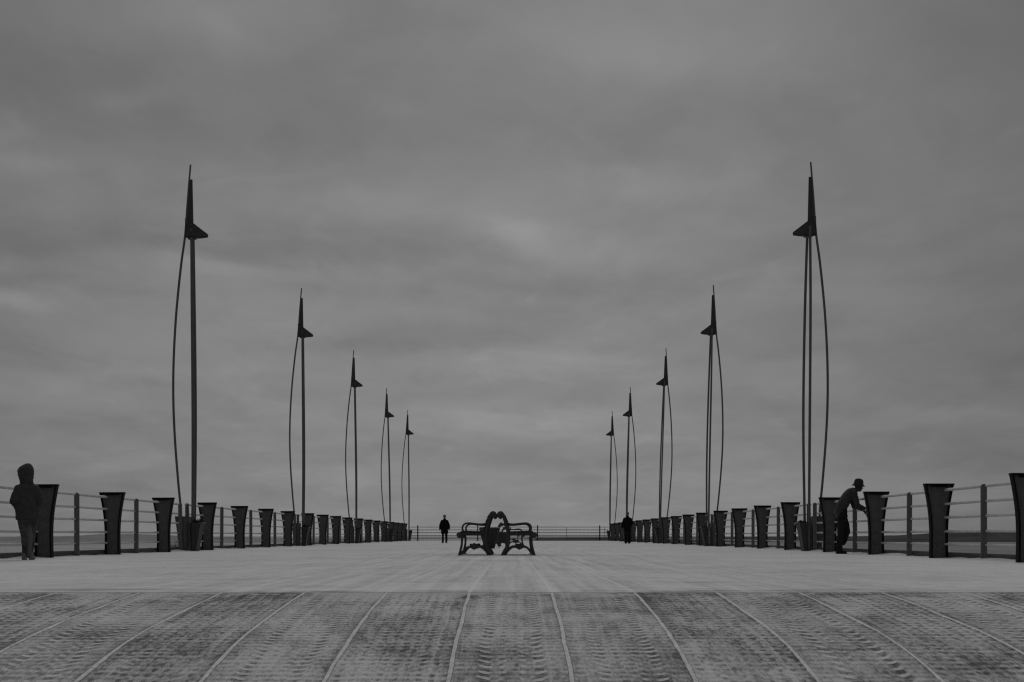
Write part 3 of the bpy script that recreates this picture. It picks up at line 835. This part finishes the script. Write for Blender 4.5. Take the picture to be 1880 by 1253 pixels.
# --- man in a hat leaning on the right railing; local +Y = towards the rail (world +X)
def leaning_person(x, y, rz):
    P = lambda u, z, w=0.0: (w, u, z)        # u along facing, w sideways (+w = away from camera when turned)
    n_, f_ = .10, -.10                        # near-camera and far-side offsets
    bm = bmesh.new()
    trunk = [(-.02, .98, .13, .12), (-.01, 1.10, .13, .115), (.05, 1.22, .14, .115), (.12, 1.34, .15, .12), (.20, 1.46, .17, .12), (.28, 1.55, .17, .10), (.34, 1.60, .10, .075)]
    for a, b in zip(trunk[:-1], trunk[1:]):
        for w in (-.5, .5):
            add_capsule(bm, (w*a[2]*.9, a[0], a[1]), a[3]*.9, (w*b[2]*.9, b[0], b[1]), b[3]*.9)
    add_capsule(bm, P(.36, 1.56), .058, P(.44, 1.65), .056)
    add_head(bm, P(.455, 1.685), 0, -.12, 1.0)
    # standing leg (near), bent leg (far)
    for hip, knee, ank in (((.08, .01, .96), (.08, .02, .52), (.08, -.06, .08)), ((-.08, .04, .96), (-.07, .17, .57), (-.06, .085, .30))):
        add_capsule(bm, hip, .088, knee, .056); add_capsule(bm, knee, .056, ank, .038)
    for s, sh, el, wr, dd in ((1, (.17, .30, 1.52), (.20, .37, 1.225), (.12, .60, 1.095), (-.05, .62, -.75)), (-1, (-.17, .32, 1.52), (-.20, .39, 1.215), (-.10, .62, 1.08), (.15, .55, -.85))):
        add_capsule(bm, sh, .055, el, .044); add_capsule(bm, el, .043, wr, .030)
        add_hand(bm, wr, dd, (0, -.6, -.7), .21, .45, s)
    body = fuse('person', bm, M['skin_shade_tone'], None, .010, 2)
    body.location = (x, y, 0); body.rotation_euler = (0, 0, rz)
    tag(body, 'man in a brimmed hat bending forward with his arms over the railing', 'person')
    # shirt
    bm = bmesh.new()
    sh = [(-.005, 1.08, .13, .125), (.02, 1.16, .13, .128), (.07, 1.26, .14, .130), (.13, 1.37, .155, .133), (.20, 1.47, .165, .130), (.265, 1.545, .160, .115), (.315, 1.59, .11, .085)]
    for a, b in zip(sh[:-1], sh[1:]):
        for w in (-.55, 0, .55):
            add_capsule(bm, (w*a[2], a[0], a[1]), a[3], (w*b[2], b[0], b[1]), b[3])
    for s, shd, el, wr in ((1, (.17, .30, 1.52), (.20, .37, 1.225), (.13, .565, 1.135)), (-1, (-.17, .32, 1.52), (-.20, .39, 1.215), (-.11, .59, 1.125))):
        add_capsule(bm, shd, .088, el, .074); add_capsule(bm, el, .076, wr, .050)
    fuse('shirt', bm, M['shirt'], body, .012, 3, .010, 9)
    # trousers
    bm = bmesh.new()
    for w in (-.07, 0, .07): add_capsule(bm, (w, .03, 1.10), .125, (w, .03, .95), .135)
    for pts in ([(.08, .03, .95, .125), (.08, .0, .72, .110), (.08, -.005, .52, .100), (.08, -.035, .32, .088), (.08, -.05, .15, .082), (.08, -.05, .07, .080)],
                [(-.08, .06, .95, .118), (-.075, .14, .74, .098), (-.07, .185, .57, .082), (-.065, .145, .44, .076), (-.06, .10, .30, .066)]):
        for p, q in zip(pts[:-1], pts[1:]): add_capsule(bm, p[:3], p[3], q[:3], q[3])
    fuse('trousers', bm, M['trousers'], body, .012, 2, .008, 9)
    bm = bmesh.new()                                       # planted shoe
    add_capsule(bm, (.08, -.09, .05), .048, (.085, .10, .038), .040); add_capsule(bm, (.08, -.07, .06), .055, (.08, -.06, .12), .05); add_box(bm, .038, .128, -.135, .145, 0, .022)
    fuse('shoe', bm, M['trousers'], body, .009, 2)
    bm = bmesh.new()                                       # lifted shoe, toe down
    add_capsule(bm, (-.06, .075, .285), .046, (-.06, .10, .255), .040)
    add_capsule(bm, (-.06, .095, .26), .040, (-.06, .025, .245), .036)
    fuse('shoe', bm, M['trousers'], body, .009, 2)
    # hat
    bm = bmesh.new()
    Mr = Matrix.Rotation(-.12, 3, 'X'); c = Vector((0, .455, 1.76))
    rings = []
    for z, rx, ry in ((-.050, .134, .160), (-.040, .137, .163), (.000, .112, .122), (.035, .109, .119), (.088, .100, .109), (.120, .080, .088), (.138, .042, .048)):
        rings.append([c + Mr @ Vector((rx*math.cos(2*math.pi*k/24), ry*math.sin(2*math.pi*k/24), z)) for k in range(24)])
    add_loft(bm, rings); build('hat', bm, M['hat'], body, smooth=True)
    return body
YP = 35.85
leaning_person(8.315, YP, R(-90))

# --- two distant walkers
def walker(x, y, rz, label, coat_hem, wide, height, bald, legs, pocket):
    k = height/1.78
    def S(t): return tuple(v*k for v in t)
    bm = bmesh.new()
    add_secs(bm, [S(t) for t in [(0, 0, .86, .15, .10), (0, 0, 1.0, .14, .10), (0, 0, 1.2, .165, .11), (0, 0, 1.38, .19, .10), (0, 0, 1.46, .10, .075), (0, 0, 1.52, .06, .06)]])
    add_capsule(bm, S((0, 0, 1.48)), .058, S((0, .01, 1.60)), .056)
    add_head(bm, S((0, .01, 1.655)), 0, 0, k*1.12)
    for s in (-1, 1):
        fy = legs[0]*s
        add_capsule(bm, S((s*.085, 0, .88)), .085, S((s*legs[1]*.95, fy*.5+.02, .48)), .055); add_capsule(bm, S((s*legs[1]*.95, fy*.5+.02, .48)), .055, S((s*legs[1], fy, .07)), .038)
        el = (s*(.25+wide), -.02, 1.12); wr = (s*(.265+wide), .06, .86)
        if pocket and s > 0: wr = (s*.20, .14, .98)
        add_capsule(bm, S((s*.185, 0, 1.40)), .052, S(el), .042); add_capsule(bm, S(el), .040, S(wr), .030)
        add_hand(bm, S(wr), (-.1*s, .15, -1), (-s, 0, 0), .18, .45, s)
    body = fuse('person', bm, M['skin'], None, .014, 2)
    body.location = (x, y, 0); body.rotation_euler = (0, 0, rz)
    tag(body, label, 'person')
    bm = bmesh.new()
    w = wide
    add_secs(bm, [S(t) for t in [(0, 0, coat_hem, .20+w*.5, .16), (0, 0, coat_hem+.1, .215+w*.5, .16), (0, 0, 1.0, .205+w*.5, .15), (0, 0, 1.2, .20+w*.4, .15), (0, 0, 1.33, .205+w*.3, .135), (0, 0, 1.42, .15, .11), (0, 0, 1.50, .095, .09), (0, 0, 1.55, .085, .085)]])
    for s in (-1, 1):
        el = (s*(.25+w), -.02, 1.12); wr = (s*(.265+w), .05, .90)
        if pocket and s > 0: wr = (s*.21, .13, 1.0)
        add_capsule(bm, S((s*.165, 0, 1.375)), .082, S(el), .072); add_capsule(bm, S(el), .070, S(wr), .058)
    fuse('coat', bm, M['black_coat'], body, .014, 3, .008, 8)
    bm = bmesh.new()
    add_secs(bm, [S(t) for t in [(0, 0, .80, .165, .12), (0, 0, .95, .17, .12)]])
    for s in (-1, 1):
        fy = legs[0]*s; a = legs[1]
        pts = [(s*.085, 0, .84, .095), (s*a*.92, fy*.4+.01, .60, .082), (s*a*.97, fy*.5+.02, .46, legs[2]), (s*a, fy*.8, .25, legs[2]), (s*a, fy, .08, legs[2])]
        for p, q in zip(pts[:-1], pts[1:]): add_capsule(bm, S(p[:3]), p[3]*k, S(q[:3]), q[3]*k)
    fuse('trousers', bm, M['black_coat'], body, .013, 2, .006, 9)
    for s in (-1, 1):
        fy = legs[0]*s; a = legs[1]*k
        bm = bmesh.new(); add_capsule(bm, (a*s, fy-.06, .045), .045, (a*s*1.12, fy+.13, .038), .042); add_box(bm, a*s-.045, a*s+.045, fy-.10, fy+.16, 0, .02)
        fuse('shoe', bm, M['black_coat'], body, .011, 2)
    if not bald:
        bm = bmesh.new(); add_ell(bm, S((0, -.012, 1.70)), (.092*k, .108*k, .088*k)); add_ell(bm, S((0, -.05, 1.66)), (.088*k, .07*k, .09*k))
        build('hair', bm, M['hair'], body, smooth=True)
    return body
walker(px_at(816.2, 88.5), 88.5, R(180), 'distant person in a black thigh-length coat standing on the open deck facing the benches', .58, .025, 1.76, False, (.05, .105, .068), False)
walker(px_at(1152.0, 83.5), 83.5, R(0), 'distant bulky bald person in black walking beside the railing', .86, .02, 1.87, True, (.10, .10, .088), True)

# ------------------------------------------------------------------ grass tufts beyond the kerb
def grass_tuft(x, y, z, n, h, spread, seed, label):
    rnd = random.Random(seed); bm = bmesh.new()
    for i in range(n):
        a = rnd.random()*6.283; r = spread*.4*rnd.random()**.5
        b = Vector((r*math.cos(a), r*math.sin(a), 0)); L = h*rnd.uniform(.5, 1.0)
        a2 = a + rnd.uniform(-.6, .6); lean = rnd.uniform(.1, 1.0)*spread
        d = Vector((math.cos(a2), math.sin(a2), 0)); s = Vector((-d.y, d.x, 0))*.010
        prev = None
        for q in range(5):
            t = q/4; p = b + d*lean*t*t + Vector((0, 0, L*(t-.25*t*t*lean/spread)))
            w = s*(1-t*.9); cur = (bm.verts.new(p-w), bm.verts.new(p+w))
            if prev: bm.faces.new((prev[0], prev[1], cur[1], cur[0]))
            prev = cur
    o = build('grass_tuft', bm, M['blade']); o.location = (x, y, z)
    tag(o, label, 'grass tuft', 'grass tufts beyond the kerb')
def tuft_at(px, Y, top_py, n, spread, seed, label):
    grass_tuft(px_at(px, Y), Y, -.25, n, pz_at(top_py, Y)+.25, spread, seed, label)
tuft_at(279, 40.4, 1001, 160, .30, 1, 'low dark grass tuft poking over the kerb beside a flared post')
tuft_at(318, 43.6, 985.5, 150, .45, 2, 'tall dry grass tuft behind the railing near the first mast with sky between its blades')
tuft_at(334, 44.4, 986.5, 170, .35, 3, 'dense dry grass tuft beside the weathered planter of the first mast')

# ------------------------------------------------------------------ sky and light
world = bpy.data.worlds.new("World"); scene.world = world; world.use_nodes = True
nt = NT(world.node_tree); bg = world.node_tree.nodes['Background']
dirv = nt.add('ShaderNodeTexCoord').outputs['Generated']
dx, dy, dz = nt.xyz(dirv)
zc = nt.m('MAXIMUM', dz, 0.0)
q = nt.m('ADD', zc, .16)
pxn = nt.m('DIVIDE', dx, q); pyn = nt.m('DIVIDE', dy, q)
def cl(sx, sy, ox, det, rough, dist):
    return nt.noise(nt.vec(nt.m('ADD', nt.m('MULTIPLY', pxn, sx), ox), nt.m('MULTIPLY', pyn, sy), ox*.37), 1.0, det, rough, dist)
c1 = cl(1.0, .95, 3.1, 5, .52, .35); c2 = cl(2.7, 1.75, 9.7, 5, .55, .5); c4 = cl(6.5, 3.8, 71.3, 4, .55, .6); c3 = cl(.42, .65, 21.3, 3, .5, .2)
wisp = cl(4.2, 3.0, 33.9, 6, .58, .8)
v = nt.m('ADD', nt.m('MULTIPLY', nt.m('SUBTRACT', c1, .5), .62), nt.m('ADD', nt.m('MULTIPLY', nt.m('SUBTRACT', c2, .5), .46), nt.m('MULTIPLY', nt.m('SUBTRACT', c3, .5), .30)))
v = nt.m('ADD', v, nt.m('MULTIPLY', nt.step(wisp, .54, .74), .10))
v = nt.m('ADD', v, nt.m('MULTIPLY', nt.m('SUBTRACT', c4, .5), .24))
# the larger lit gaps and heavy bellies of the cloud sheet, by bearing and height (tangents), edges torn by noise
dyp = nt.m('MAXIMUM', dy, .05)
ta = nt.m('ADD', nt.m('DIVIDE', dx, dyp), nt.m('MULTIPLY', nt.m('SUBTRACT', cl(2.8, 1.9, 50.3, 5, .58, .5), .5), .16))
te = nt.m('ADD', nt.m('DIVIDE', dz, dyp), nt.m('MULTIPLY', nt.m('SUBTRACT', cl(2.6, 1.9, 61.7, 5, .58, .5), .5), .060))
for cx, cy, sx, sy, amp in ((985, 412, 60, 22, .22), (1090, 450, 120, 18, .06), (1150, 95, 130, 42, .15), (1215, 335, 120, 26, .15), (35, 292, 70, 16, .14), (225, 180, 60, 18, .10),
                            (350, 45, 150, 40, .10), (470, 500, 170, 18, .14), (650, 385, 200, 26, .09), (40, 560, 110, 18, .20), (225, 690, 150, 16, .12), (235, 845, 75, 18, .14), (970, 662, 160, 14, .12),
                            (990, 765, 120, 16, .14), (1560, 555, 110, 16, .08), (1780, 770, 120, 14, .10), (560, 560, 200, 22, .08), (1330, 900, 160, 30, .06),
                            (500, 235, 240, 50, -.10), (90, 130, 160, 60, -.10), (240, 448, 240, 24, -.10), (740, 455, 180, 26, -.10), (50, 528, 120, 14, -.12), (1060, 530, 200, 26, -.13), (1340, 245, 200, 60, -.10),
                            (1400, 450, 160, 30, -.06), (1050, 850, 120, 22, -.07), (700, 620, 200, 16, -.07), (330, 760, 220, 20, -.06), (900, 240, 160, 40, -.05)):
    a = nt.m('DIVIDE', nt.m('SUBTRACT', ta, (cx-937.5)/2611), sx/2611); b = nt.m('DIVIDE', nt.m('SUBTRACT', te, (984-cy)/2611), sy/2611)
    g = nt.m('EXPONENT', nt.m('MULTIPLY', nt.m('ADD', nt.m('MULTIPLY', a, a), nt.m('MULTIPLY', b, b)), -.5))
    v = nt.m('ADD', v, nt.m('MULTIPLY', g, amp*1.35))
lum = nt.m('MULTIPLY', nt.m('ADD', 1.0, v), .217)
lum = nt.m('MULTIPLY', lum, nt.step(dx, .10, .40, 1.0, .66))                  # lens-like falloff to either side, put into the sky brightness
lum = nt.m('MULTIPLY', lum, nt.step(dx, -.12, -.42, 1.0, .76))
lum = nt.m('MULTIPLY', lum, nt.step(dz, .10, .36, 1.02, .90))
lum = nt.m('MULTIPLY', lum, nt.step(dz, .42, .9, 1.0, 1.60))                  # overcast is brightest overhead
sky = nt.add('ShaderNodeTexSky', sky_type='NISHITA')
sky.sun_disc = False; sky.sun_elevation = R(48); sky.sun_rotation = R(0)
bw = nt.add('ShaderNodeRGBToBW'); nt.l.new(sky.outputs[0], bw.inputs[0])
STR = 0.1
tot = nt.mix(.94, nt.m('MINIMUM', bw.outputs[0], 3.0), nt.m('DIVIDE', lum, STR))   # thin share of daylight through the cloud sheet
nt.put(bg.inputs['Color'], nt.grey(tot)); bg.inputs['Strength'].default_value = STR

sun = bpy.data.lights.new('sun', 'SUN'); sun.energy = .5; sun.angle = R(25); sun.color = (1, 1, 1)
so = bpy.data.objects.new('sun', sun); so.rotation_euler = (R(-42), 0, 0); COL.objects.link(so)

# ------------------------------------------------------------------ camera
cam = bpy.data.cameras.new('camera'); cam.lens = 50; cam.sensor_width = 36; cam.sensor_fit = 'HORIZONTAL'
cam.shift_x = 2.5/1880; cam.shift_y = 357.5/1880; cam.clip_start = .1; cam.clip_end = 20000
co = bpy.data.objects.new('camera', cam); co.location = (0, 0, HC); co.rotation_euler = (R(90), 0, 0); COL.objects.link(co)
scene.camera = co
scene.view_settings.view_transform = 'Standard'; scene.view_settings.look = 'None'
scene.view_settings.exposure = 0; scene.view_settings.gamma = 1
scene.cycles.filter_width = 1.3
scene.cycles.use_denoising = False
